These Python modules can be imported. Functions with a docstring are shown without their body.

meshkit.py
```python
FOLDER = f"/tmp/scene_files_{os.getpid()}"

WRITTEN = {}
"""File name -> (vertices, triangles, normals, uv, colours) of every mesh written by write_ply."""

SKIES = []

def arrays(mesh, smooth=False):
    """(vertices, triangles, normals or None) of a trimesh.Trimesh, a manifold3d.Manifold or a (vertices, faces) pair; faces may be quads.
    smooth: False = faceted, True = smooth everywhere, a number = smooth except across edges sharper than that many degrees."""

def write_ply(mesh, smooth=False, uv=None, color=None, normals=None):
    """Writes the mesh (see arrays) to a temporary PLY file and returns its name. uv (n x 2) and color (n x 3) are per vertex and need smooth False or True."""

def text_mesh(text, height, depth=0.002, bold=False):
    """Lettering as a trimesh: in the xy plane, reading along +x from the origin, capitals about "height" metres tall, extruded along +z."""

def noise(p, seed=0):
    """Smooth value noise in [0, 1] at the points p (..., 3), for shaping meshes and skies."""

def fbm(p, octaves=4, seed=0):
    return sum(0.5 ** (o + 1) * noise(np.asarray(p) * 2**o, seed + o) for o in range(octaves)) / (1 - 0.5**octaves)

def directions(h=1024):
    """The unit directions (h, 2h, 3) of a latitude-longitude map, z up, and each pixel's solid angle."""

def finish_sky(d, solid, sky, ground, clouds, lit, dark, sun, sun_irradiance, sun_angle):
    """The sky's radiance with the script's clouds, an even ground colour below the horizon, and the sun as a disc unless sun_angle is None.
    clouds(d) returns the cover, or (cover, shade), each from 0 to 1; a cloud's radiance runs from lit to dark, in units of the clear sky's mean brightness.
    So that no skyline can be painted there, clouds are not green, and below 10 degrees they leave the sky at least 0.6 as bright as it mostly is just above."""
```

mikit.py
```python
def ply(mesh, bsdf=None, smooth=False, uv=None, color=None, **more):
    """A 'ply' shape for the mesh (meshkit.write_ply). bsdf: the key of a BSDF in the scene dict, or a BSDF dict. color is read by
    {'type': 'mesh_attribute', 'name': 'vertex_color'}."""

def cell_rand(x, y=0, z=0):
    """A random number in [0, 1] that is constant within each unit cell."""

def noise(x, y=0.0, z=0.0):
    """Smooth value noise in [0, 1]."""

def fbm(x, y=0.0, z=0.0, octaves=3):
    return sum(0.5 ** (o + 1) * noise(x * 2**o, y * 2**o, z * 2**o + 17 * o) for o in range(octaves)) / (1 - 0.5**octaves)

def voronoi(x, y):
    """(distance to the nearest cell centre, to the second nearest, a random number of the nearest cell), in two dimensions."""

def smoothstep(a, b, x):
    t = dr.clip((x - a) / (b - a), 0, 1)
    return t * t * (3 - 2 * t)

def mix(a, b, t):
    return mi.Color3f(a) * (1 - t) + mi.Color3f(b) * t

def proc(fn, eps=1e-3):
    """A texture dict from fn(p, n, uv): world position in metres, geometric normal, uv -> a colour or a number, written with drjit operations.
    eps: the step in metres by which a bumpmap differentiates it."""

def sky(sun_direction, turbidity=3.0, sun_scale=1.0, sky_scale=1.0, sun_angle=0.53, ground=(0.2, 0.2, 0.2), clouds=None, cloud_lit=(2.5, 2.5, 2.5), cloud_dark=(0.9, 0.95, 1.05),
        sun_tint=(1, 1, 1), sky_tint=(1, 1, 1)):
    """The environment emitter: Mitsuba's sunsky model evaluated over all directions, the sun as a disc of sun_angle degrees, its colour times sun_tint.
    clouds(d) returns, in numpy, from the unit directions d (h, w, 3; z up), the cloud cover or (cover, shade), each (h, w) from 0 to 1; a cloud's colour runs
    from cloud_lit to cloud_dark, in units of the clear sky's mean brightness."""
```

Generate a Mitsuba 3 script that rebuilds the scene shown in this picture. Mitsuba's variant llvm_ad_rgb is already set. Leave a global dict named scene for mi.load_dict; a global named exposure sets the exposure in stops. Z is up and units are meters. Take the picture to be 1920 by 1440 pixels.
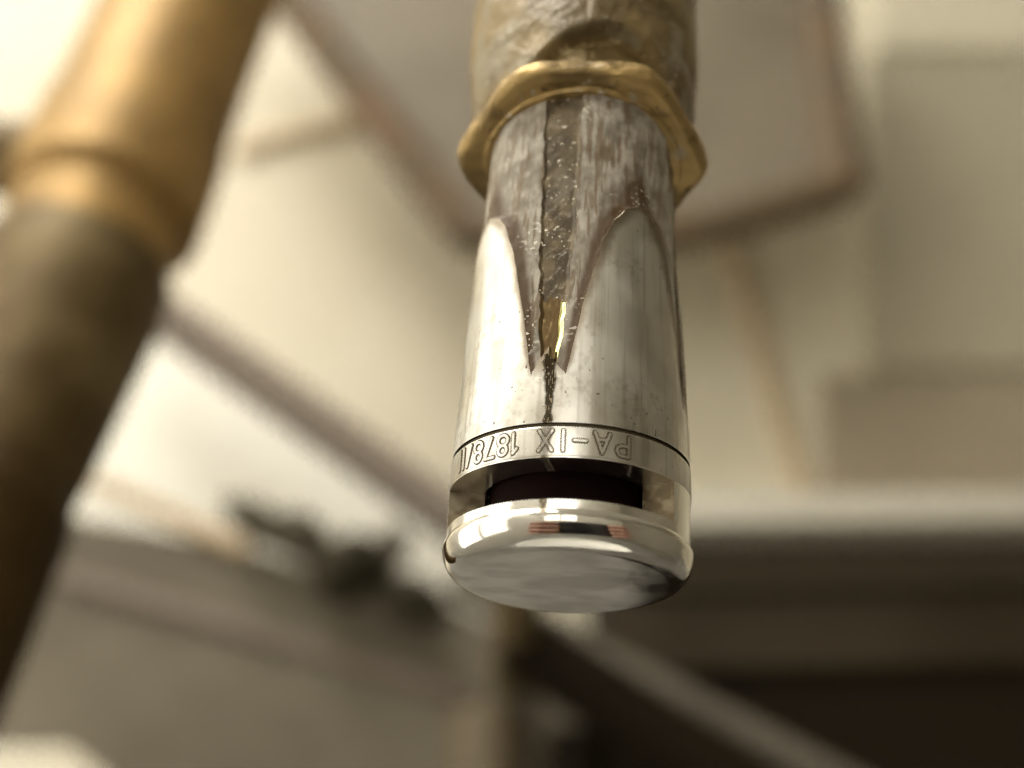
import math, random
import numpy as np, trimesh, mitsuba as mi, drjit as dr, mikit, meshkit
import manifold3d as m3
from shapely.geometry import LineString, Polygon
from shapely import union_all

random.seed(4); rng = np.random.default_rng(4)
T = mi.ScalarTransform4f
scene, labels = {}, {}

# ---------------------------------------------------------------- camera, light, exposure
F_PX, PITCH, ROLL = 3040.0, math.radians(24.0), math.radians(3.1)
fw = np.array([0, math.cos(PITCH), math.sin(PITCH)])
r0 = np.array([1.0, 0, 0]); u0 = np.cross(r0, fw)
rt = math.cos(ROLL) * r0 + math.sin(ROLL) * u0
up = -math.sin(ROLL) * r0 + math.cos(ROLL) * u0
CAM = np.array([-0.007743, -0.184807, -0.059425])
scene['camera'] = {'type': 'thinlens', 'fov': 2 * math.degrees(math.atan(960 / F_PX)), 'fov_axis': 'x',
                   'aperture_radius': 0.0028, 'focus_distance': 0.1910, 'near_clip': 0.01, 'far_clip': 20.0,
                   'to_world': T().look_at(origin=CAM.tolist(), target=(CAM + fw).tolist(), up=up.tolist())}
exposure = 0.15
LIGHT = (8.0, 7.68, 6.9)

def rgb(*c): return {'type': 'rgb', 'value': list(c)}

def at(px, py, Y):
    """The point on the upright plane y = Y seen at a pixel of the 1920 x 1440 photograph."""
    d = fw + rt * (px - 960) / F_PX - up * (py - 720) / F_PX
    return CAM + d * (Y - CAM[1]) / d[1]

# ---------------------------------------------------------------- helpers
def numbered(name):
    k, i = name, 0
    while k in scene or k in labels or any(x.startswith(k + '__') for x in scene):
        i += 1; k = f'{name}_{i:03d}'
    return k

def obj(name, mesh, m, parent=None, smooth=30, **kw):
    key = numbered(f'{parent}__{name}' if parent else name)
    scene[key] = mikit.ply(mesh, m, smooth=smooth, **kw)
    return key

def tag(key, label=None, cat=None, group=None, kind=None):
    labels[key] = {k: v for k, v in dict(label=label, category=cat, group=group, kind=kind).items() if v}
    return key

def struct(name, mesh, m, label, smooth=False):
    return tag(obj(name, mesh, m, smooth=smooth), label, None, None, 'structure')

def lathe(profile, n=160, disp=None):
    """profile: list of (r, z); a closed surface of revolution about z. disp(theta, z, r) -> r."""
    P = np.asarray(profile, float); th = np.linspace(0, 2 * np.pi, n, endpoint=False)
    R = np.repeat(P[:, 0][:, None], n, 1); Z = np.repeat(P[:, 1][:, None], n, 1); TH = np.repeat(th[None], len(P), 0)
    if disp is not None: R = disp(TH, Z, R)
    v = np.stack([R * np.sin(TH), -R * np.cos(TH), Z], -1).reshape(-1, 3)
    i, j = np.meshgrid(np.arange(len(P) - 1), np.arange(n), indexing='ij')
    a, b = i * n + j, i * n + (j + 1) % n
    return trimesh.Trimesh(v, np.vstack([np.stack([a, b, b + n], -1).reshape(-1, 3), np.stack([a, b + n, a + n], -1).reshape(-1, 3)]), process=False)

def dense(profile, step):
    out = [profile[0]]
    for a, b in zip(profile[:-1], profile[1:]):
        k = max(1, int(math.hypot(b[0] - a[0], b[1] - a[1]) / step))
        out += [(a[0] + (b[0] - a[0]) * t / k, a[1] + (b[1] - a[1]) * t / k) for t in range(1, k + 1)]
    return out

def frame_to(p, axis):
    z = np.asarray(axis, float); z = z / np.linalg.norm(z)
    x = np.cross([0, 1, 0], z) if abs(z[1]) < .95 else np.array([1.0, 0, 0]); x /= np.linalg.norm(x)
    M = np.eye(4); M[:3, 0], M[:3, 1], M[:3, 2], M[:3, 3] = x, np.cross(z, x), z, p
    return M

def tube(p, q, r, n=32, r2=None):
    p, q = np.asarray(p, float), np.asarray(q, float); L = np.linalg.norm(q - p); r2 = r if r2 is None else r2
    m = lathe([(1e-5, 0), (r * .8, 0), (r, r * .2), (r2, L - r2 * .2), (r2 * .8, L), (1e-5, L)], n)
    m.apply_transform(frame_to(p, q - p)); return m

def man(mesh): return m3.Manifold(m3.Mesh(np.asarray(mesh.vertices, np.float32), np.asarray(mesh.faces, np.uint32)))
def tri(M):
    m = M.to_mesh(); return trimesh.Trimesh(np.array(m.vert_properties[:, :3], float), np.array(m.tri_verts), process=False)

def slab(poly_px, Y, depth, bevel=0.002):
    """An upright board whose front face is the polygon seen at plane y = Y; it reaches depth metres back."""
    P = [at(x, y, Y) for x, y in poly_px]
    cs = m3.CrossSection([[(p[0], p[2]) for p in P][::-1]])
    if cs.area() <= 0: cs = m3.CrossSection([[(p[0], p[2]) for p in P]])
    inner = cs.offset(-bevel, m3.JoinType.Miter)
    lay = lambda c, z0, z1: c.extrude(z1 - z0).translate((0, 0, z0))
    M = m3.Manifold.batch_hull([lay(inner, 0, depth), lay(cs, bevel, depth)]) if True else None
    m = tri(M)
    v = m.vertices.copy(); m.vertices = np.stack([v[:, 0], Y + v[:, 2], v[:, 1]], 1); m.invert()
    return m

# ---------------------------------------------------------------- materials
sm, nz, fb, mx = mikit.smoothstep, mikit.noise, mikit.fbm, mikit.mix
THC = math.radians(-15.0)
PHI_Z = [.0120, .0178, .0182, .0270, .0363, .0398, .0415, .0424, .0500, .0580]
PHI_A = [0.0, 0.0, 8.5, 15.0, 24.5, 31.0, 37.0, 45.0, 66.0, 92.0]

def polar(p):
    return dr.atan2(p.x, -p.y), p.z

def psi_of(th):
    """Angle from the nearest of the four wrench flats' middles, signed."""
    a = (th - THC) / (math.pi / 2)
    return (a - dr.floor(a + .5)) * (math.pi / 2)

def lerp_table(z, X, Y):
    y = mi.Float(Y[0])
    for a, b, c, d in zip(X[:-1], X[1:], Y[:-1], Y[1:]):
        y = dr.select(z > a, c + (d - c) * dr.clip((z - a) / (b - a), 0, 1), y)
    return y

def bs(name, d): scene[name] = d; return name
def principled(**k): return {'type': 'principled', **k}

def streak_mask(th, z, half):
    """1 inside the dried drip that runs down the front edge."""
    w = half * (.70 + .55 * nz(z * 500, 3.0) + .35 * (nz(z * 1900, 7.0) - .5)) + .02 * (nz(z * 2500, 9.0) - .5)
    c = THC + .012 + .03 * (nz(z * 350, 5.0) - .5)
    return 1 - sm(.55, 1.15, dr.abs(th - c) / w)

def chrome_specks(p):
    n = nz(p.x * 2600, p.y * 2600, p.z * 1700)
    area = sm(.38, .6, fb(p.x * 130 + 4, p.y * 130, p.z * 110, 2))
    return sm(.88, .93, n) * area

# limescale and tarnish on the four wrench flats
def flat_parts(p):
    th, z = polar(p); ps = psi_of(th)
    phi = lerp_table(z, PHI_Z, [math.radians(a) for a in PHI_A])
    u = dr.abs(ps) / dr.maximum(phi, .02)
    streaks = .22 * fb(ps * 11, z * 130, 3.0, 4) + .78 * fb(p.x * 330 + p.z * 90, p.y * 330, p.z * 330 - p.x * 120, 5)
    fine = fb(p.x * 1500, p.y * 1500, p.z * 700, 3)
    return th, z, ps, u, streaks, fine

def chrome_col(p, n, uv):
    th, z = polar(p)
    cloud = fb(p.x * 160, p.y * 160, p.z * 120, 4)
    c = mx((.81, .80, .765), (.66, .645, .60), sm(.42, .68, cloud))
    c = mx(c, (.40, .37, .31), sm(.50, .72, fb(th * 7, z * 90, 5.0, 4)) * .45)
    c = mx(c, (.36, .33, .27), sm(.52, .80, fb(th * 26, z * 60, 2.0, 3)) * .28)
    thh, zh, psh, uh, sth, fih = flat_parts(p)
    halo = (1 - sm(1.0, 1.30, uh + .35 * (sth - .5))) * sm(.0172, .0200, z)
    c = mx(c, (.22, .165, .105), halo * .8)
    c = mx(c, (.30, .26, .20), sm(.48, .70, fb(p.x * 1500, p.y * 1500, p.z * 1100, 4)) * sm(.45, .65, fb(p.x * 210 + 3, p.y * 210, p.z * 120, 3)) * .32)
    c = mx(c, (.16, .12, .07), chrome_specks(p) * .9)
    s = streak_mask(th, z, mi.Float(.052)) * dr.select(z < .0210, 1.0, 0.0)
    s = s * dr.select((z > .0078) & (z < .0116), .45, 1.0)
    grit = nz(th * 160, z * 2400, 2.0)
    return mx(c, mx((.05, .035, .015), (.5, .42, .28), sm(.72, .85, grit)), s * .95)

def chrome_rough(p, n, uv):
    th, z = polar(p)
    cloud = fb(p.x * 220 + 7, p.y * 220, p.z * 150, 4)
    s = streak_mask(th, z, mi.Float(.052)) * dr.select(z < .0210, 1.0, 0.0)
    return .27 + .20 * sm(.35, .7, cloud) + .35 * s + .3 * chrome_specks(p)

def chrome_bump(p, n, uv):
    th, z = polar(p)
    s = streak_mask(th, z, mi.Float(.052)) * dr.select(z < .0210, 1.0, 0.0)
    return nz(p.x * 700, p.y * 700, p.z * 300) * .12 + s * (fb(th * 110, z * 1900, 1.0, 2)) * 1.2 - chrome_specks(p) * .5

bs('chrome_satin', {'type': 'bumpmap', 'tex': mikit.proc(chrome_bump, 5e-5), 'scale': 0.00006,
   'bsdf': principled(base_color=mikit.proc(chrome_col), roughness=mikit.proc(chrome_rough), metallic=1.0, specular=.5)})

def polish_col(p, n, uv):
    th, z = polar(p)
    c = mx((.88, .87, .84), (.70, .68, .63), sm(.5, .75, fb(p.x * 170 + 2, p.y * 170, p.z * 170, 3)) * .5)
    s = streak_mask(th, z, mi.Float(.05)) * sm(.0002, .0012, z)
    low = 1 - sm(-.0024, -.0018, z)
    film = low * sm(.40, .75, fb(p.x * 120 + 31, p.y * 240 + 12, 1.0, 5))
    c = mx(c, (.42, .40, .37), film * .6)
    grit = nz(th * 160, z * 2400, 2.0)
    return mx(c, mx((.10, .07, .03), (.6, .52, .38), sm(.6, .8, grit)), s * .9)

def polish_rough(p, n, uv):
    th, z = polar(p)
    low = 1 - sm(-.0024, -.0018, z)
    s = streak_mask(th, z, mi.Float(.05)) * sm(.0002, .0012, z)
    hi = sm(.0008, .0026, z)
    scr = sm(.90, .96, nz(p.x * 420 + p.z * 700, p.y * 300, p.z * 3800 + p.x * 900))
    return .06 + .25 * scr + .07 * sm(.45, .7, fb(p.x * 420, p.y * 420, p.z * 420, 4)) + .10 * low * sm(.3, .7, fb(p.x * 180, p.y * 180, 2.0, 3)) + .35 * s + .10 * hi + .06 * sm(.5, .7, fb(p.x * 300, p.y * 300, p.z * 300, 3))

def polish_bump(p, n, uv):
    return fb(p.x * 260, p.y * 260, p.z * 260, 3)
bs('chrome_polished', {'type': 'bumpmap', 'tex': mikit.proc(polish_bump, 6e-5), 'scale': 0.00005,
   'bsdf': principled(base_color=mikit.proc(polish_col), roughness=mikit.proc(polish_rough), metallic=1.0)})

# limescale and tarnish on the four wrench flats
def flat_col(p, n, uv):
    th, z, ps, u, streaks, fine = flat_parts(p)
    c = mx((.20, .175, .14), (.43, .40, .35), sm(.37, .62, streaks * .75 + fine * .25))
    c = mx(c, (.17, .12, .075), sm(.52, .68, fb(ps * 30 + 9, z * 260, 8.0, 3)) * .75)
    edge = sm(.60, .84, u + .35 * (streaks - .5)) * (1 - sm(.046, .053, z))
    c = mx(c, (.070, .038, .014), edge * .92)
    white = .8 * sm(.64, .76, nz(p.x * 3000, p.y * 3000, p.z * 2500)) * sm(.55, .75, fb(p.x * 200, p.y * 200, p.z * 160 + 3, 3))
    return mx(c, (.80, .77, .70), white)

def flat_rough(p, n, uv):
    th, z, ps, u, streaks, fine = flat_parts(p)
    return .30 + .35 * streaks

def flat_bump(p, n, uv):
    th, z, ps, u, streaks, fine = flat_parts(p)
    return streaks * .7 + fine * .8
bs('limescale', {'type': 'bumpmap', 'tex': mikit.proc(flat_bump, 5e-5), 'scale': 0.00011,
   'bsdf': principled(base_color=mikit.proc(flat_col), roughness=mikit.proc(flat_rough), metallic=.1, specular=.25)})

def crust_col(p, n, uv):
    th, z, ps, u, streaks, fine = flat_parts(p)
    c = mx((.055, .038, .018), (.135, .10, .055), sm(.35, .7, fb(p.x * 420, p.y * 420, p.z * 330, 4)))
    c = mx(c, (.20, .17, .13), sm(.55, .7, fb(p.x * 330 + 5, p.y * 330, p.z * 200, 4)) * .6)
    grain = .8 * sm(.80, .90, nz(p.x * 3400, p.y * 3400, p.z * 2800)) * sm(.42, .62, fb(p.x * 260, p.y * 260, p.z * 220 + 8, 3))
    return mx(c, (.85, .80, .70), grain)
def crust_bump(p, n, uv):
    return fb(p.x * 1300, p.y * 1300, p.z * 900, 3)
bs('dark_crust', {'type': 'bumpmap', 'tex': mikit.proc(crust_bump, 5e-5), 'scale': 0.00016,
   'bsdf': principled(base_color=mikit.proc(crust_col), roughness=.34, metallic=.3, specular=.6)})

bs('bare_brass', principled(base_color=rgb(.21, .15, .08), roughness=.22, metallic=1.0))
bs('glint_brass', principled(base_color=rgb(.93, .90, .42), roughness=.12, metallic=1.0))  # lighter copy of the brass, with the yellow glint put into its colour
bs('black_core', principled(base_color=rgb(.006, .0018, .0012), roughness=.7, specular=.05))
bs('letter_grime', principled(base_color=rgb(.09, .065, .035), roughness=.5, metallic=.3))
bs('slot_metal', principled(base_color=mikit.proc(lambda p, n, uv: mx((.29, .245, .17), (.15, .115, .07), sm(.35, .65, fb(p.x * 600, p.y * 600, p.z * 600, 3)))), roughness=.45, metallic=.7))
bs('groove_dark', principled(base_color=rgb(.06, .045, .02), roughness=.45, metallic=.4))

# brass nut and tarnished connector
def brass_col(p, n, uv):
    pat = fb(p.x * 130 + 3, p.y * 130, p.z * 130, 4)
    c = mx((.45, .315, .135), (.20, .14, .062), sm(.36, .62, pat))
    c = mx(c, (.17, .115, .05), sm(.58, .74, fb(p.x * 420, p.y * 420 + 5, p.z * 420, 3)) * .55)
    rr = dr.sqrt(p.x * p.x + p.y * p.y)
    pit = sm(.86, .92, nz(p.x * 1700, p.y * 1700, p.z * 1700))
    c = mx(c, (.08, .05, .02), pit * .8)
    scale_ = sm(.6, .72, fb(p.x * 700 + 2, p.y * 700, p.z * 700, 3)) * (1 - sm(.0128, .0145, rr))
    return mx(c, (.50, .45, .36), scale_ * .8)
def brass_rough(p, n, uv): return .40 + .22 * fb(p.x * 300, p.y * 300, p.z * 300, 3)
def brass_bump(p, n, uv): return fb(p.x * 500, p.y * 500, p.z * 500, 4)
bs('brass_worn', {'type': 'bumpmap', 'tex': mikit.proc(brass_bump, 5e-5), 'scale': 0.00035,
   'bsdf': principled(base_color=mikit.proc(brass_col), roughness=mikit.proc(brass_rough), metallic=.85)})

def tarn_col(p, n, uv):
    th = dr.atan2(p.x, -p.y)
    c = mx((.20, .142, .058), (.115, .080, .034), sm(.35, .65, fb(p.x * 150, p.y * 150, p.z * 90, 3)))
    st = fb(p.x * 230 + p.z * 90, p.y * 230, p.z * 150 - p.x * 60, 5)
    c = mx(c, (.225, .195, .135), sm(.48, .70, st) * .75)
    w = .8 * sm(.84, .92, nz(p.x * 2300, p.y * 2300, p.z * 1900)) * sm(.50, .64, fb(p.x * 190, p.y * 190, p.z * 190, 3))
    return mx(c, (.80, .78, .72), w)
def tarn_bump(p, n, uv): return fb(p.x * 700, p.y * 700, p.z * 500, 4)
bs('tarnished', {'type': 'bumpmap', 'tex': mikit.proc(tarn_bump, 5e-5), 'scale': 0.0004,
   'bsdf': principled(base_color=mikit.proc(tarn_col), roughness=.46, metallic=.15, specular=.45)})

def neck_col(p, n, uv):
    c = mx((.20, .14, .055), (.13, .09, .035), fb(p.x * 200, p.y * 200, p.z * 200, 3))
    return mx(c, (.42, .33, .19), sm(.58, .64, fb(p.x * 330 + 9, p.y * 330, p.z * 420, 3)) * .8)
bs('neck_brown', principled(base_color=mikit.proc(neck_col), roughness=.4, metallic=.5))

# the room and the things far behind
def stain(base, tint, amount, freq):
    def f(p, n, uv): return mx(base, tint, sm(.35, .75, fb(p.x * freq + 5, p.y * freq, p.z * freq, 4)) * amount)
    return f
def plain(name, base, tint, amount=.5, freq=9, rough=.55, **k):
    return bs(name, principled(base_color=mikit.proc(stain(base, tint, amount, freq)), roughness=rough, **k))
plain('cream_wall', (.72, .675, .55), (.60, .53, .41), .6, 6, .5)
plain('white_paint', (.78, .76, .70), (.70, .67, .60), .5, 3, .7)
plain('floor_grey', (.36, .35, .33), (.27, .26, .24), .6, 4, .5)
plain('dim_paint', (.27, .245, .20), (.20, .18, .14), .6, 3, .7)
plain('dim_ceiling', (.55, .53, .48), (.48, .46, .41), .5, 3, .7)
plain('falloff_olive', (.46, .42, .325), (.37, .33, .25), .6, 7)  # olive wall tone that carries the light falloff to the right
plain('seam_tan', (.55, .43, .29), (.60, .48, .34), .5, 20)
plain('board_grey', (.19, .16, .117), (.135, .11, .078), .8, 14)
plain('rail_brown', (.095, .068, .036), (.15, .082, .036), .8, 25)
plain('pipe_grey', (.20, .165, .14), (.235, .195, .16), .5, 20, .5, specular=.2)
plain('olive_dark', (.030, .026, .016), (.060, .052, .035), .7, 60, .5, specular=.12)
plain('shade_brown', (.145, .125, .088), (.085, .068, .043), .8, 9)
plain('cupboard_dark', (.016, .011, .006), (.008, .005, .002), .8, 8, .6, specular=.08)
plain('ledge_pale', (.55, .525, .46), (.47, .44, .38), .6, 10)
plain('rail_dull', (.125, .11, .085), (.085, .073, .055), .7, 30)
plain('beige', (.135, .105, .063), (.10, .075, .045), .5, 20)
plain('pipe_brass', (.38, .235, .08), (.235, .145, .05), .9, 36, .48, metallic=.45)
plain('pipe_tarnish', (.085, .055, .020), (.19, .14, .066), .9, 34, .5, metallic=.3, specular=.25)
plain('pipe_darkend', (.065, .038, .010), (.035, .019, .005), .8, 20, .5, metallic=.3, specular=.2)
bs('phone_black', principled(base_color=rgb(.012, .012, .014), roughness=.15, specular=.5))
bs('skin', principled(base_color=rgb(.27, .15, .11), roughness=.5, specular=.4))
bs('sleeve_cloth', principled(base_color=rgb(.10, .10, .12), roughness=.9))
for k in list(scene):
    if scene[k].get('type') in ('principled', 'bumpmap'): scene[k] = {'type': 'twosided', 'bsdf': scene[k]}

# ---------------------------------------------------------------- the setting
X0, X1, Y0, Y1, Z0, Z1 = -.80, 1.5, -1.5, .78, -1.3, 1.15
def box(x0, x1, y0, y1, z0, z1):
    b = trimesh.creation.box((x1 - x0, y1 - y0, z1 - z0)); b.apply_translation(((x0 + x1) / 2, (y0 + y1) / 2, (z0 + z1) / 2)); return b
back = struct('wall', box(X0 - .1, X1 + .1, Y1, Y1 + .08, Z0 - .1, Z1 + .1), 'cream_wall', 'pale cream wall behind the valve, out of focus')
WY0, WY1, WZ0, WZ1 = -.55, .46, -.35, 1.00
fr = [box(X0 - .1, X0, Y0 - .1, WY0, Z0, Z1), box(X0 - .1, X0, WY1, Y1 - .002, Z0, Z1), box(X0 - .1, X0, WY0, WY1, Z0, WZ0), box(X0 - .1, X0, WY0, WY1, WZ1, Z1)]
struct('wall', trimesh.util.concatenate(fr), 'white_paint', 'pale side wall with the window, left of the picture')
struct('wall', box(X1, X1 + .1, Y0 - .1, Y1 - .002, Z0, Z1), 'dim_paint', 'grey brown side wall on the right, outside the picture')
BX0, BX1, BZ0, BZ1 = -.72, .16, -.15, 1.05
fr = [box(X0 + .001, BX0, Y0 - .1, Y0, Z0, Z1), box(BX1, X1 - .001, Y0 - .1, Y0, Z0, Z1), box(BX0, BX1, Y0 - .1, Y0, Z0, BZ0), box(BX0, BX1, Y0 - .1, Y0, BZ1, Z1)]
struct('wall', trimesh.util.concatenate(fr), 'white_paint', 'pale wall with an added window behind the camera')
struct('floor', box(X0, X1, Y0, Y1, Z0 - .1, Z0), 'floor_grey', 'grey floor below the picture')
SX0, SX1, SY0, SY1 = X0 + .04, -.18, -.75, .52
struct('ceiling', trimesh.util.concatenate([box(X0, SX0, Y0, Y1, Z1, Z1 + .1), box(SX1, X1, Y0, Y1, Z1, Z1 + .1), box(SX0, SX1, Y0, SY0, Z1, Z1 + .1), box(SX0, SX1, SY1, Y1, Z1, Z1 + .1)]), 'dim_ceiling', 'pale ceiling with the added light panel, above the picture')
tag('ceiling_fill', 'added light panel in the ceiling above the picture', 'ceiling_fill')
obj('frame', trimesh.util.concatenate([box(SX0, SX0 + .03, SY0, SY1, Z1 - .01, Z1 + .05), box(SX1 - .03, SX1, SY0, SY1, Z1 - .01, Z1 + .05), box(SX0 + .03, SX1 - .03, SY0, SY0 + .03, Z1 - .01, Z1 + .05), box(SX0 + .03, SX1 - .03, SY1 - .03, SY1, Z1 - .01, Z1 + .05)]), 'white_paint', 'ceiling_fill', smooth=False)
v = np.array([(SX0 + .03, SY0 + .03, Z1 + .03), (SX1 - .03, SY0 + .03, Z1 + .03), (SX1 - .03, SY1 - .03, Z1 + .03), (SX0 + .03, SY1 - .03, Z1 + .03)])
k = obj('pane', (v, np.array([[0, 2, 1], [0, 3, 2]])), 'white_paint', 'ceiling_fill', smooth=False)
scene[k]['emitter'] = {'type': 'area', 'radiance': rgb(*LIGHT)}  # unseen glowing panel added in the ceiling as the main light
tag(obj('added_dado', box(X0 + .002, X1 - .002, Y1 - .02, Y1 - .001, Z0, -.06), 'floor_grey', back, smooth=False), 'grey band added on the lower wall for the cap to reflect, below the picture')  # unseen grey band, added to grey what the cap's flat end reflects

tag('window', 'bright window in the side wall left of the picture', 'window')
def strips(*bb): return trimesh.util.concatenate([box(*b) for b in bb])
t = .05; ym = (WY0 + WY1) / 2; xa, xb = X0 - .06, X0 - .01
obj('frame', strips((xa, xb, WY0, WY0 + t, WZ0, WZ1), (xa, xb, WY1 - t, WY1, WZ0, WZ1), (xa, xb, WY0 + t, WY1 - t, WZ0, WZ0 + t),
    (xa, xb, WY0 + t, WY1 - t, WZ1 - t, WZ1), (xa, xb - .002, ym - .025, ym + .025, WZ0 + t, WZ1 - t)), 'white_paint', 'window', smooth=False)
for a, b in ((WY0 + t, ym - .025), (ym + .025, WY1 - t)):
    v = np.array([(X0 - .05, a, WZ0 + t), (X0 - .05, b, WZ0 + t), (X0 - .05, b, WZ1 - t), (X0 - .05, a, WZ1 - t)])
    k = obj('pane', (v, np.array([[0, 1, 2], [0, 2, 3]])), 'white_paint', 'window', smooth=False)
    scene[k]['emitter'] = {'type': 'area', 'radiance': rgb(*[.155 * c for c in LIGHT])}

tag('window_001', 'added bright window in the wall behind the camera', 'window')
xm = (BX0 + BX1) / 2; ya, yb = Y0 - .06, Y0 - .01
obj('frame', strips((BX0, BX0 + t, ya, yb, BZ0, BZ1), (BX1 - t, BX1, ya, yb, BZ0, BZ1), (BX0 + t, BX1 - t, ya, yb, BZ0, BZ0 + t),
    (BX0 + t, BX1 - t, ya, yb, BZ1 - t, BZ1), (xm - .02, xm + .02, ya, yb - .002, BZ0 + t, BZ1 - t)), 'white_paint', 'window_001', smooth=False)
for a, b in ((BX0 + t, xm - .02), (xm + .02, BX1 - t)):
    v = np.array([(a, Y0 - .05, BZ0 + t), (b, Y0 - .05, BZ0 + t), (b, Y0 - .05, BZ1 - t), (a, Y0 - .05, BZ1 - t)])
    k = obj('pane', (v, np.array([[0, 2, 1], [0, 3, 2]])), 'white_paint', 'window_001', smooth=False)
    scene[k]['emitter'] = {'type': 'area', 'radiance': rgb(*[.19 * c for c in LIGHT])}  # unseen window added to brighten the middle of the sleeve

# ---------------------------------------------------------------- far background, all of it blurred in the photograph
YB = Y1 - .004
plain('lit_wall_tone', (.87, .86, .79), (.82, .79, .69), .5, 9, .4)  # whiter wall tone; the stronger light there is put into the colour
plain('falloff_brown', (.35, .30, .225), (.28, .235, .175), .7, 9)  # brown wall tone, darkened for the light falloff at the lower right
for nm_ in ('lit_wall_tone', 'falloff_brown'): scene[nm_] = {'type': 'twosided', 'bsdf': scene[nm_]}
obj('patch', slab([(1640, -160), (2100, -160), (2100, 92), (1640, 92)], YB - .006, .010), 'cream_wall', back)
obj('patch', slab([(1630, 102), (2100, 102), (2100, 690), (1630, 690)], YB - .006, .010), 'falloff_olive', back)
obj('patch', slab([(1545, 702), (2100, 702), (2100, 960), (1545, 960)], YB - .006, .010), 'falloff_brown', back)
obj('patch', slab([(130, 480), (960, 1050), (960, 1200), (130, 1000)], YB - .006, .010), 'lit_wall_tone', back)  # brightly lit stretch of wall, done as a paler patch
def seam(a, b, r): return tube(at(*a, YB), at(*b, YB), r, 20)
tag(obj('seam', seam((440, 285), (690, 215), .0055), 'seam_tan', back), 'faint tan seam left of the brown edged board')
tag(obj('seam', seam((1360, 430), (1515, 960), .0055), 'seam_tan', back), 'faint tan seam right of the chrome valve')

Yp = .66
tag('edged_board', 'grey brown board with dark brown edge rails high on the wall behind the valve', 'board')
obj('board', slab([(400, -190), (560, 30), (878, 440), (1300, 432), (1590, 348), (1540, 0), (1520, -190)], Yp, .03), 'board_grey', 'edged_board', smooth=False)
for a, b in (((392, -195), (878, 446)), ((872, 446), (1310, 432)), ((1300, 434), (1592, 350)), ((1592, 356), (1512, -195))):
    obj('rail', tube(at(*a, Yp - .008), at(*b, Yp - .008), .0120, 24), 'rail_brown', 'edged_board')

tag(obj('grey_pipe', tube(at(235, 540, .70), at(900, 1008, .70), .0140, 32), 'pipe_grey'), 'slim mauve grey pipe slanting across the pale wall', 'pipe')

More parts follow.
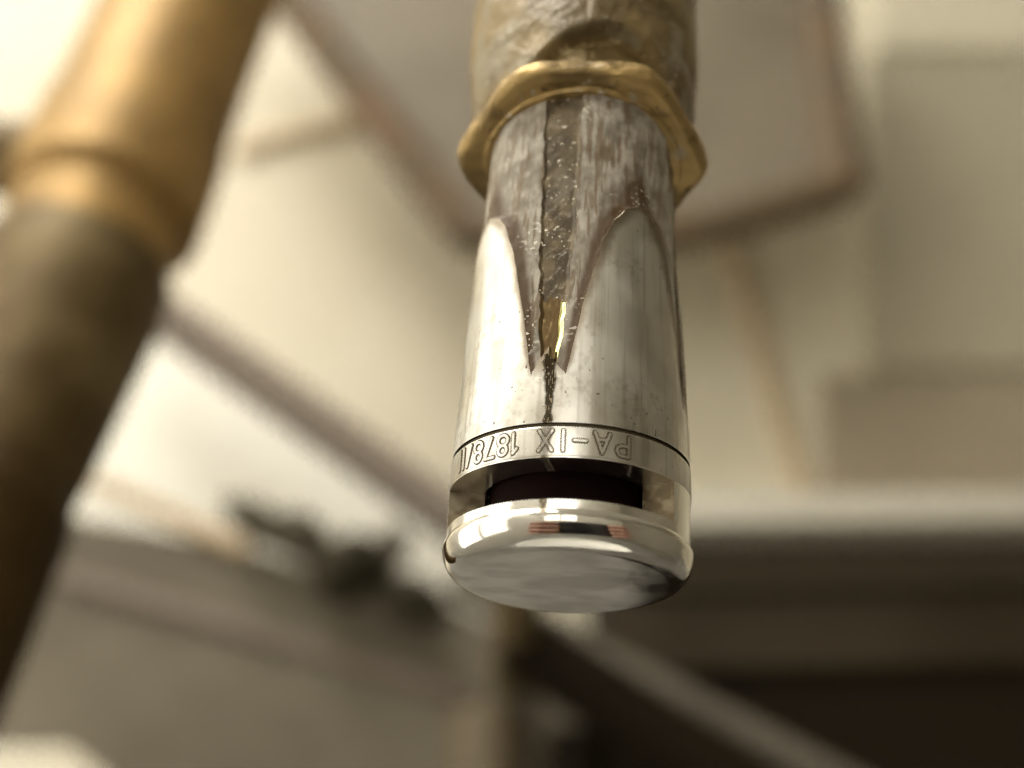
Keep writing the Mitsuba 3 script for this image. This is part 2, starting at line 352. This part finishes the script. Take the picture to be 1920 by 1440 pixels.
tag('shade_toned_panel', 'grey brown panel along the lower left of the wall, shade put into its colour', 'panel')
obj('board', slab([(-250, 900), (150, 985), (420, 1018), (860, 1140), (1560, 1500), (-250, 1700)], .70, .05), 'shade_brown', 'shade_toned_panel', smooth=False)  # upright board; the shade under an overhang is put into its colour
tag(obj('copper_strip', tube(at(180, 905, .695), at(470, 1032, .695), .0055, 20), 'seam_tan', 'shade_toned_panel'), 'thin copper coloured strip on the upper edge')
obj('seam', tube(at(120, 1085, .699), at(880, 1305, .699), .006, 20), 'pipe_grey', 'shade_toned_panel')

tag('dark_fitting', 'dark olive fitting of irregular lumps on the wall below the grey pipe', 'fitting')
def knob(px, py, Y, r, l):
    c = at(px, py, Y); m = lathe([(1e-5, -l), (r * .7, -l), (r, -l * .7), (r, l * .4), (r * .6, l), (1e-5, l)], 32); m.apply_transform(frame_to(c, (.75, 0, -.45))); return m
plain('olive_mid', (.10, .09, .066), (.05, .045, .032), .8, 70, .5, specular=.12); scene['olive_mid'] = {'type': 'twosided', 'bsdf': scene['olive_mid']}
def lump(px, py, Y, sx, sz, sy, seed):
    m = trimesh.creation.icosphere(3); v = m.vertices
    v = v * (1 + .6 * (meshkit.fbm(v * 1.3 + seed * 3.1, 3, seed=seed) - .5))[:, None] * [sx, sy, sz]
    a_ = math.radians(28); m.vertices = np.stack([v[:, 0] * math.cos(a_) + v[:, 2] * math.sin(a_), v[:, 1], -v[:, 0] * math.sin(a_) + v[:, 2] * math.cos(a_)], 1) + at(px, py, Y)
    return m
obj('lever', lump(478, 975, .67, .022, .010, .012, 1), 'olive_mid', 'dark_fitting')
obj('lever', lump(560, 1000, .672, .018, .012, .012, 2), 'olive_mid', 'dark_fitting')
obj('body', lump(655, 1062, .67, .019, .021, .02, 3), 'olive_dark', 'dark_fitting')
obj('spindle', lump(728, 1030, .68, .010, .016, .01, 4), 'rail_dull', 'dark_fitting')
obj('knob', lump(785, 1122, .67, .021, .011, .014, 5), 'olive_dark', 'dark_fitting')
obj('stem', tube(at(470, 985, .685), at(800, 1130, .685), .0075, 24), 'olive_mid', 'dark_fitting')

tag('wall_shelf', 'pale ledge running to the right above the dark cupboard', 'shelf')
obj('board', slab([(1180, 925), (2200, 915), (2200, 975), (1180, 988)], .60, .16), 'ledge_pale', 'wall_shelf', smooth=False)
tag('dark_cupboard', 'very dark brown cupboard at the lower right', 'cupboard')
plain('shade_step_upper', (.085, .07, .048), (.06, .048, .03), .8, 12, .6, specular=.1)
plain('shade_step_lower', (.052, .041, .026), (.035, .026, .015), .8, 12, .6, specular=.1)
scene['shade_step_upper'] = {'type': 'twosided', 'bsdf': scene['shade_step_upper']}; scene['shade_step_lower'] = {'type': 'twosided', 'bsdf': scene['shade_step_lower']}
obj('shade_board', slab([(1142, 996), (2190, 982), (2190, 1092), (1142, 1112)], .632, .007), 'shade_step_upper', 'dark_cupboard', smooth=False)  # two boards in stepped tones paint the fade into shade below the ledge
obj('shade_board', slab([(1142, 1124), (2190, 1104), (2190, 1240), (1142, 1262)], .632, .007), 'shade_step_lower', 'dark_cupboard', smooth=False)
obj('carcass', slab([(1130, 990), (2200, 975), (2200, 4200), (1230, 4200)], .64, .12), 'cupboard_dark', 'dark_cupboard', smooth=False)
tag(obj('pale_rail', tube(at(850, 1090, .60), at(1640, 1500, .60), .0085, 28), 'rail_dull'), 'pale rail slanting down to the right in front of the dark cupboard', 'rail')
tag(obj('dark_rail', tube(at(960, 1190, .60), at(1420, 1500, .60), .017, 28), 'cupboard_dark'), 'dark rail slanting below the pale rail', 'rail')
tag('beige_post', 'short beige post with a dark cap at the bottom edge', 'post')
obj('post', tube(at(915, 1330, .66), at(915, 1600, .66), .021, 28), 'beige', 'beige_post')
obj('cap', tube(at(1085, 1370, .655), at(1085, 1600, .655), .016, 28), 'cupboard_dark', 'beige_post')
tag(obj('pale_block', slab([(-250, 1400), (130, 1400), (220, 1470), (220, 1700), (-250, 1700)], .62, .05), 'cream_wall', smooth=False), 'pale cream block at the lower left corner', 'block')

# the brass pipe on the left
tag('brass_pipe', 'large brass pipe with a tarnished lower sleeve slanting through the left side', 'pipe')
PA, PB = at(384, -60, .33), at(-200, 1330, .25)
PM = frame_to(PA, PB - PA); PL = np.linalg.norm(PB - PA)
def along(px_y):                     # distance along the axis for a photo row
    best = min(range(400), key=lambda i: abs(row(PA + (PB - PA) * i / 300) - px_y)); return PL * best / 300
def row(p):
    d = p - CAM; return 720 - F_PX * (d @ up) / (d @ fw)
def hw(px_y, halfpx):
    s = along(px_y); p = PA + (PB - PA) * s / PL; return (halfpx * .905 * ((p - CAM) @ fw) / F_PX, s)
def placed(profile, n=96):
    m = lathe(dense(profile, .004), n); m.apply_transform(PM); return m
def shift(a, ds): return (a[0], a[1] + ds)
top = [hw(-50, 168), hw(120, 176), hw(250, 188)]
obj('tube', placed([(1e-5, -.08), (top[0][0], -.08), *top]), 'pipe_brass', 'brass_pipe')
c0, c1, c2 = hw(255, 195), hw(330, 203), hw(400, 206)
obj('collar', placed([(top[2][0] * .9, c0[1] - .003), (c0[0], c0[1]), c1, (c1[0], c2[1]), (c1[0] - .003, c2[1] + .003), (c1[0] * .62, c2[1] + .003)]), 'pipe_brass', 'brass_pipe')
d1, d2 = hw(430, 178), hw(520, 182)
obj('ring', placed([(d1[0] * .6, c2[1] + .001), (d1[0], c2[1] + .001), (d1[0], d2[1] - .004), (d1[0] - .003, d2[1]), (d1[0] * .6, d2[1])]), 'pipe_brass', 'brass_pipe')
e = [hw(505, 196), hw(560, 203), hw(700, 196), hw(840, 190), hw(900, 182)]
obj('sleeve', placed([(e[0][0] * .7, e[0][1]), *e, (e[-1][0] * .7, e[-1][1] + .001)]), 'pipe_tarnish', 'brass_pipe')
g = [hw(890, 176), hw(960, 200), hw(1100, 205), hw(1350, 212)]
obj('lower_end', placed([(g[0][0] * .8, g[0][1]), *g, (g[-1][0], g[-1][1] + .12), (1e-5, g[-1][1] + .12)]), 'pipe_darkend', 'brass_pipe')
obj('branch', tube(at(-160, 285, .32), at(90, 300, .31), .014, 28), 'pipe_tarnish', 'brass_pipe')

# ---------------------------------------------------------------- the valve
V = 'chrome_valve'
tag(V, 'chrome valve with lettered ring and open slot, hanging from a brass nut', 'valve')
MM = .001
# cap, slot and marking ring: one turned piece with the slot cut out
prof = [(0, -2.45), (6, -2.5), (11.6, -2.62), (12.3, -2.6)]
for a in np.linspace(-80, 60, 26):
    pass
edge = [(15.0, .66)]
for a in np.arange(2, 86.1, 2.0):            # a broad, gently curved flank that turns quickly into the flat end
    rho = 2.0 if a <= 8 else 4.8 if a <= 28 else 2.5 if a <= 70 else 4.0; ds = rho * math.radians(2.0); am = math.radians(a - 1)
    edge.append((edge[-1][0] - ds * math.sin(am), edge[-1][1] - ds * math.cos(am)))
prof = [(0, edge[-1][1] + .1), (7, edge[-1][1] + .06)] + edge[::-1] + [(14.95, 1.05), (14.78, 1.40), (14.62, 1.6), (14.60, 2.4), (14.60, 7.9)]
prof = prof + [(10.3, 7.9), (10.3, 2.2), (0, 2.2)]
cs = m3.CrossSection([[(max(r, 0), z) for r, z in prof]])
if cs.area() < 1: cs = m3.CrossSection([[(max(r, 0), z) for r, z in prof[::-1]]])
cap = cs.revolve(220)                                    # about z
def sector(a0, a1, ra, rb, z0, z1):
    """Angles in degrees from the front (-y) towards +x."""
    A = np.radians(np.linspace(a0, a1, 40))
    pts = [(rb * math.sin(a), -rb * math.cos(a)) for a in A] + [(ra * math.sin(a), -ra * math.cos(a)) for a in A[::-1]]
    c = m3.CrossSection([pts]);
    if c.area() <= 0: c = m3.CrossSection([pts[::-1]])
    return c.extrude(z1 - z0).translate((0, 0, z0))
cut = m3.Manifold()
for a0, a1 in ((-84, 53), (78, 198), (-158, -108)):
    cut += sector(a0, a1, 9, 18, 2.72, 7.72)
for zc, rad in ((3.5, .75), (5.15, .85), (6.8, .7)):
    for ang in (53.4, -84.4):
        a = math.radians(ang)
        cyl = m3.Manifold.cylinder(2.2, rad, rad, 24).rotate((90, 0, ang)).translate((0, 0, zc))
        cut += cyl.translate((14.9 * math.sin(a), -14.9 * math.cos(a), 0))
cap = cap - cut
capm = tri(cap); capm.apply_scale(MM)
fc, fn = capm.triangles_center / MM, capm.face_normals
rad_c = np.hypot(fc[:, 0], fc[:, 1])
wallf = (fc[:, 2] > 2.75) & (fc[:, 2] < 7.9) & (rad_c < 14.45) & (np.abs(fn[:, 2]) < .5)
def sub(m, mask): return m.submesh([np.nonzero(mask)[0]], append=True, repair=False)
obj('cap', sub(capm, ~wallf), 'chrome_polished', V, smooth=25)
tag(obj('slot_wall', sub(capm, wallf), 'slot_metal', V, smooth=25), 'dull brownish cut ends of the slot')
ring = lathe(dense([(10.3, 7.92), (14.5, 7.78), (14.62, 7.9), (14.66, 8.0), (14.58, 11.4), (14.50, 11.52), (13.0, 11.54)], .35), 260); ring.apply_scale(MM)
rk = obj('marking_ring', ring, 'chrome_satin', V, smooth=30)
gr_ = lathe([(13.0, 11.3), (14.18, 11.5), (14.18, 12.1), (13.0, 12.2)], 160); gr_.apply_scale(MM)
obj('groove', gr_, 'groove_dark', V)
core = lathe([(0.001, 2.25), (9.6, 2.25), (9.6, 8.4), (0.001, 8.4)], 96); core.apply_scale(MM)  # solid black cylinder in place of the shade inside the slot
tag(obj('dark_core', core, 'black_core', V), 'solid black core standing in for the shade inside the slot')

# raised lettering: stroke letters bent round the ring, upside down as in the photograph
def arc(cx, cy, rx, ry, a0, a1, n=18):
    return [(cx + rx * math.cos(math.radians(a)), cy + ry * math.sin(math.radians(a))) for a in np.linspace(a0, a1, n)]
G = {'P': ([[(0, 0), (0, 1), *arc(.30, .74, .30, .26, 90, -90), (0, .48)]], .6), 'A': ([[(0, 0), (.36, 1), (.72, 0)], [(.14, .34), (.58, .34)]], .72),
     '-': ([[(0, .48), (.55, .48)]], .55), 'I': ([[(0, 0), (0, 1)]], 0.0), 'X': ([[(0, 0), (.62, 1)], [(0, 1), (.62, 0)]], .62),
     '1': ([[(0, .78), (.2, 1), (.2, 0)]], .2), '8': ([arc(.27, .76, .23, .24, 0, 360, 28), arc(.27, .26, .27, .26, 0, 360, 28)], .54),
     '7': ([[(0, 1), (.52, 1), (.16, 0)]], .52), '/': ([[(0, 0), (.3, 1)]], .3)}
# (character, angle in degrees of its middle): read from the right, upside down
TXT = [('P', 21), ('A', 11.2), ('-', 1.2), ('I', -6.3), ('X', -14.2), ('1', -28.6), ('8', -35.0), ('7', -42.4), ('8', -49.8), ('/', -56.6), ('I', -61.6), ('I', -65.2)]
LH, RR, ZT = 2.45, 14.60, 10.95
grime = []
for ch, ang in TXT:
    lines, w = G[ch]
    sh = union_all([LineString(l).buffer(.062, quad_segs=5) for l in lines]).segmentize(.06)
    parts = []
    for gm in getattr(sh, 'geoms', [sh]):
        e1 = trimesh.creation.extrude_polygon(gm, 1.0, engine='earcut'); parts.append(e1)
    m = trimesh.util.concatenate(parts); v = m.vertices.copy()
    hh = v[:, 2]
    th = math.radians(ang) - (v[:, 0] - w / 2) * LH / RR
    z = ZT - v[:, 1] * LH - .0
    rad = RR + np.where(hh > .5, .17, -.12)
    m.vertices = np.stack([rad * np.sin(th), -rad * np.cos(th), z], 1) * MM
    m.invert() if m.volume < 0 else None
    obj('letter', m, 'chrome_satin', rk, smooth=False)
    gs = sh.buffer(.07).segmentize(.06); gm = trimesh.util.concatenate([trimesh.creation.extrude_polygon(g2, 1.0, engine='earcut') for g2 in getattr(gs, 'geoms', [gs])])
    v = gm.vertices; th = math.radians(ang) - (v[:, 0] - w / 2) * LH / RR; rad = RR + np.where(v[:, 2] > .5, .075, -.12)
    gm.vertices = np.stack([rad * np.sin(th), -rad * np.cos(th), ZT - v[:, 1] * LH], 1) * MM
    grime.append(gm)

gmm = trimesh.util.concatenate(grime); gmm.invert() if gmm.volume < 0 else None
tag(obj('grime', gmm, 'letter_grime', rk, smooth=False), 'dark grime round the raised letters')

# the sleeve and its four wrench flats, as one height field split by region
Rz_z = [12.05, 15.4, 24.8, 36, 43.8, 49, 53, 57, 62]
Rz_r = [14.45, 14.40, 14.0, 13.65, 13.45, 13.4, 13.3, 13.1, 12.6]
NT, NZ = 1280, 430
th = np.linspace(-np.pi, np.pi, NT, endpoint=False); zz = np.linspace(12.05, 61, NZ)
TH, ZZ = np.meshgrid(th, zz)
a = (TH - THC) / (np.pi / 2); ps = (a - np.floor(a + .5)) * np.pi / 2
phi = np.radians(np.interp(ZZ, np.array(PHI_Z) * 1e3, PHI_A))
wob = .05 * (meshkit.fbm(np.stack([TH * 9, ZZ * .35, 0 * TH], -1), 3) - .5)
Rb = np.interp(ZZ, Rz_z, Rz_r)
ridge = .013 * (1 - np.abs(ps) / (np.pi / 4)) * np.clip((ZZ - 13) / 8, 0, 1)
dep = np.interp(ZZ, [18.5, 19, 27, 36, 42, 50, 60], [0, .25, .55, .85, 1.0, 1.05, 1.1])
uu = np.abs(ps) / np.maximum(phi, 1e-3) + wob
inside = (uu < 1) & (ZZ > 18.2 + 2.6 * (1 - np.minimum(uu, 1)) * (1 + .5 * (ps < 0)))
g_ = np.where(inside, (1 - np.clip(uu, 0, 1) ** 2) ** .8, 0)
edge_step = np.where(inside, .0, 0)
hs = np.radians(np.interp(ZZ, [19, 20, 24, 27, 36, 56], [1.5, 4, 6.2, 6.8, 9.8, 12.0])) * (1 + .18 * (meshkit.noise(np.stack([ZZ * .9, ps * 0 + np.sign(ps) * 3 + 5, a * 0 + np.floor(a + .5)], -1)) - .5))
strip = inside & (np.abs(ps) < hs)
RRm = Rb * (1 - ridge) - dep * g_ - edge_step
RRm = RRm - .26 * np.clip((hs - np.abs(ps)) / np.radians(1.9), 0, 1) * inside
RRm += np.where(inside, .10 * (meshkit.fbm(np.stack([TH * 16, ZZ * .5, 0 * TH], -1), 4, seed=2) - .5), 0)
vert = np.stack([RRm * np.sin(TH), -RRm * np.cos(TH), ZZ], -1).reshape(-1, 3) * MM
i, j = np.meshgrid(np.arange(NZ - 1), np.arange(NT), indexing='ij')
q00, q01 = i * NT + j, i * NT + (j + 1) % NT
F = np.stack([np.stack([q00, q01, q01 + NT], -1), np.stack([q00, q01 + NT, q00 + NT], -1)], 2)       # (NZ-1, NT, 2, 3)
reg = np.zeros((NZ - 1, NT), int)
reg[inside[:-1]] = 1
reg[strip[:-1]] = 2
frontk = np.abs(TH - THC)[:-1] < .3
low = (ZZ[:-1] < 28.6 + 1.5 * (meshkit.noise(np.stack([TH[:-1] * 40, ZZ[:-1] * 0, ZZ[:-1] * 0], -1)) - .5)) & frontk
psr = ps[:-1]
reg[(reg == 2) & low] = 3
reg[(reg == 3) & (psr > hs[:-1] * .52) & (ZZ[:-1] > 20.5) & (ZZ[:-1] < 28.2)] = 4
for rg, name, mat, lab in ((0, 'sleeve', 'chrome_satin', None), (1, 'wrench_flats', 'limescale', 'limescaled flats cut into the sleeve'), (2, 'crusted_channel', 'dark_crust', 'dark crusted channels down the flats'),
                           (3, 'bare_channel', 'bare_brass', 'bare brass foot of the front channel'), (4, 'glint_edge', 'glint_brass', 'sliver beside the channel with a yellow glint put into its colour')):
    f = F[reg == rg].reshape(-1, 3)
    used, inv = np.unique(f, return_inverse=True)
    k = obj(name, trimesh.Trimesh(vert[used], inv.reshape(-1, 3), process=False), mat, V, smooth=True if rg in (1, 2) else 30)
    if lab: tag(k, lab)

# the tilted upper group: brass nut and tarnished connector
UA = math.radians(18.0); UM = np.eye(4)
UM[:3, :3] = trimesh.transformations.rotation_matrix(-UA, (1, 0, 0))[:3, :3]; UM[:3, 3] = (0, .3 * MM, 55.2 * MM)
def place_up(m):
    m.apply_scale(MM); m.apply_transform(UM); return m
npf = [(11.2, .3), (11.4, -.25), (12.2, -.3), (14.9, -.3)]
npf += [(14.9 + 1.75 * math.sin(math.radians(q)), 1.15 - 1.45 * math.cos(math.radians(q))) for q in range(10, 91, 8)]
npf += [(16.62, 1.9)] + [(15.4 + 1.22 * math.cos(math.radians(q)), 1.9 + 1.5 * math.sin(math.radians(q))) for q in range(10, 91, 10)] + [(11.6, 3.5)]
def hexed(t_, z_, r_):
    q = (np.degrees(t_) + 92) % 60 - 30                                    # 0 in the middle of a flat
    hx = .24 * (math.cos(math.radians(30)) / np.cos(np.radians(q))) ** .9 + .76 * (1 - .075 * np.cos(np.radians(3 * q)) ** 2)
    wgt = np.clip((r_ - 12.5) / 3.0, 0, 1)
    pt = np.stack([np.sin(t_) * r_ * .22, np.cos(t_) * r_ * .22, z_ * .3], -1)
    return r_ * (1 + (hx * 1.0 - 1) * wgt) + wgt * (.9 * (meshkit.fbm(pt, 3, seed=3) - .5) + .10 * (meshkit.fbm(pt * 5, 3, seed=4) - .5))
nm = lathe(dense(npf, .3), 300, hexed)
nm.vertices[:, 2] += .5 * (meshkit.fbm(nm.vertices * .16, 3, seed=6) - .5)
obj('nut', place_up(nm), 'brass_worn', V, smooth=40)
seat = lathe(dense([(11.2, -.1), (11.5, -.75), (12.9, -.70), (13.4, -.1), (13.3, .3)], .3), 200,
             lambda t_, z_, r_: r_ + .35 * (meshkit.fbm(np.stack([t_ * 5, z_, r_], -1), 3) - .5)); obj('seat_ring', place_up(seat), 'brass_worn', V, smooth=40)
pr = dense([(11.8, 3.5), (12.2, 3.9), (13.8, 4.3), (14.5, 5.2), (14.9, 8.5), (15.5, 14), (16.1, 21), (16.2, 60), (16.2, 90)], .5)
def rough_body(t_, z_, r_):
    q = np.stack([t_ * 4, z_ * .3, 0 * z_], -1)
    tt = (t_ + np.pi) % (2 * np.pi) - np.pi
    lim = 3.0 + 8.6 * np.clip(1 - ((tt - .26) / .95) ** 2, 0, 1)
    k = np.clip((lim - z_) / 1.6, 0, 1); k = k * k * (3 - 2 * k)
    r_ = r_ + (np.minimum(r_, 12.7) - r_) * k
    return r_ + .8 * (meshkit.fbm(q, 4, seed=5) - .5) + .12 * (meshkit.fbm(q * 5, 3, seed=8) - .5)
con = lathe(pr, 300, rough_body)
ctr = con.triangles_center; rc = np.hypot(ctr[:, 0], ctr[:, 1]); neck = (rc < 13.6) & (ctr[:, 2] < 13)
place_up(con)
obj('connector', sub(con, ~neck), 'tarnished', V, smooth=50)
tag(obj('neck', sub(con, neck), 'neck_brown', V, smooth=50), 'smooth brown neck in the recess above the nut')
el0 = (UM @ np.array([0, 0, .088, 1]))[:3]
obj('supply_pipe', tube(el0, (el0[0], Y1 - .003, el0[2] + .02), .011, 40), 'tarnished', V)

# ---------------------------------------------------------------- an unseen basin added under the valve for the bright rim in the cap
bas = lathe([(.001, -.13), (.09, -.125), (.17, -.07), (.205, 0), (.222, .004), (.226, -.006), (.19, -.09), (.10, -.15), (.001, -.155)], 80)
bas.apply_translation((.03, .02, -.42))
bs('basin_white', {'type': 'twosided', 'bsdf': principled(base_color=rgb(.80, .79, .76), roughness=.12, specular=.5)})
tag('added_basin', 'white round basin added below the valve for the bright rim in the cap', 'basin')
obj('bowl', bas, 'basin_white', 'added_basin', smooth=40)
obj('pedestal', tube((.03, .02, Z0), (.03, .02, -.56), .09, 40, .07), 'basin_white', 'added_basin')

# ---------------------------------------------------------------- the phone and hands behind the lens; they show only in the cap's reflection
KD = 1.55
def loc(r, u, f): return CAM + rt * r * KD + up * u * KD + fw * f * KD
PC = .030
tag('smartphone', 'large black phone held behind the lens, seen only as a reflection', 'phone')
cs = m3.CrossSection.square((.130, .053), True).offset(.010, m3.JoinType.Round, 2, 40)
ph = tri(cs.extrude(.0078)); v = ph.vertices
B = np.stack([rt, up, -fw], 1)
ph.vertices = (B @ (v * KD).T).T + loc(PC, -.012, -.004); ph.invert() if ph.volume < 0 else None
obj('body', ph, 'phone_black', 'smartphone', smooth=40)
def ball(p, r): return m3.Manifold.sphere(r * KD, 20).translate(tuple(map(float, p)))
def chain(pts, rads):
    out = m3.Manifold()
    for (p, q), (a_, b_) in zip(zip(pts[:-1], pts[1:]), zip(rads[:-1], rads[1:])):
        out += m3.Manifold.batch_hull([ball(p, a_), ball(q, b_)])
    return out
def hand(s, name, lab):
    e_ = .075
    L = lambda r, u, f: loc(PC + s * r, u - .012, f)
    M = m3.Manifold.batch_hull([ball(L(e_ + .030, .026, -.020), .011), ball(L(e_ + .030, -.038, -.022), .010), ball(L(e_ + .035, -.04, -.085), .019), ball(L(e_ + .035, .0, -.085), .017)])
    M += chain([L(e_ + .035, -.02, -.085), L(e_ + .06, -.08, -.20)], [.027, .036])
    for k, (u_, ln, rr) in enumerate(((.026, .95, .0096), (.008, 1.0, .0098), (-.010, .95, .0094), (-.027, .8, .0086))):
        M += chain([L(e_ + .028, u_, -.020), L(e_ + .022, u_, .012), L(e_ + .002, u_ - .001, .0165), L(e_ - .024 * ln, u_ - .002, .0095)], [.0105, rr, rr * .95, rr * .82])
    M += chain([L(e_ + .034, .012, -.06), L(e_ + .012, .020, -.034), L(e_ - .018, .014, -.026)], [.012, .0105, .0085])
    m = tri(M.refine_to_length(.004)); m.merge_vertices(); trimesh.smoothing.filter_taubin(m, iterations=8)
    tag(obj(name, m, 'skin', smooth=True), lab, 'hand')
hand(-1, 'hand', 'hand gripping the left end of the phone, seen only as a reflection')
hand(1, 'hand', 'hand gripping the right end of the phone, seen only as a reflection')
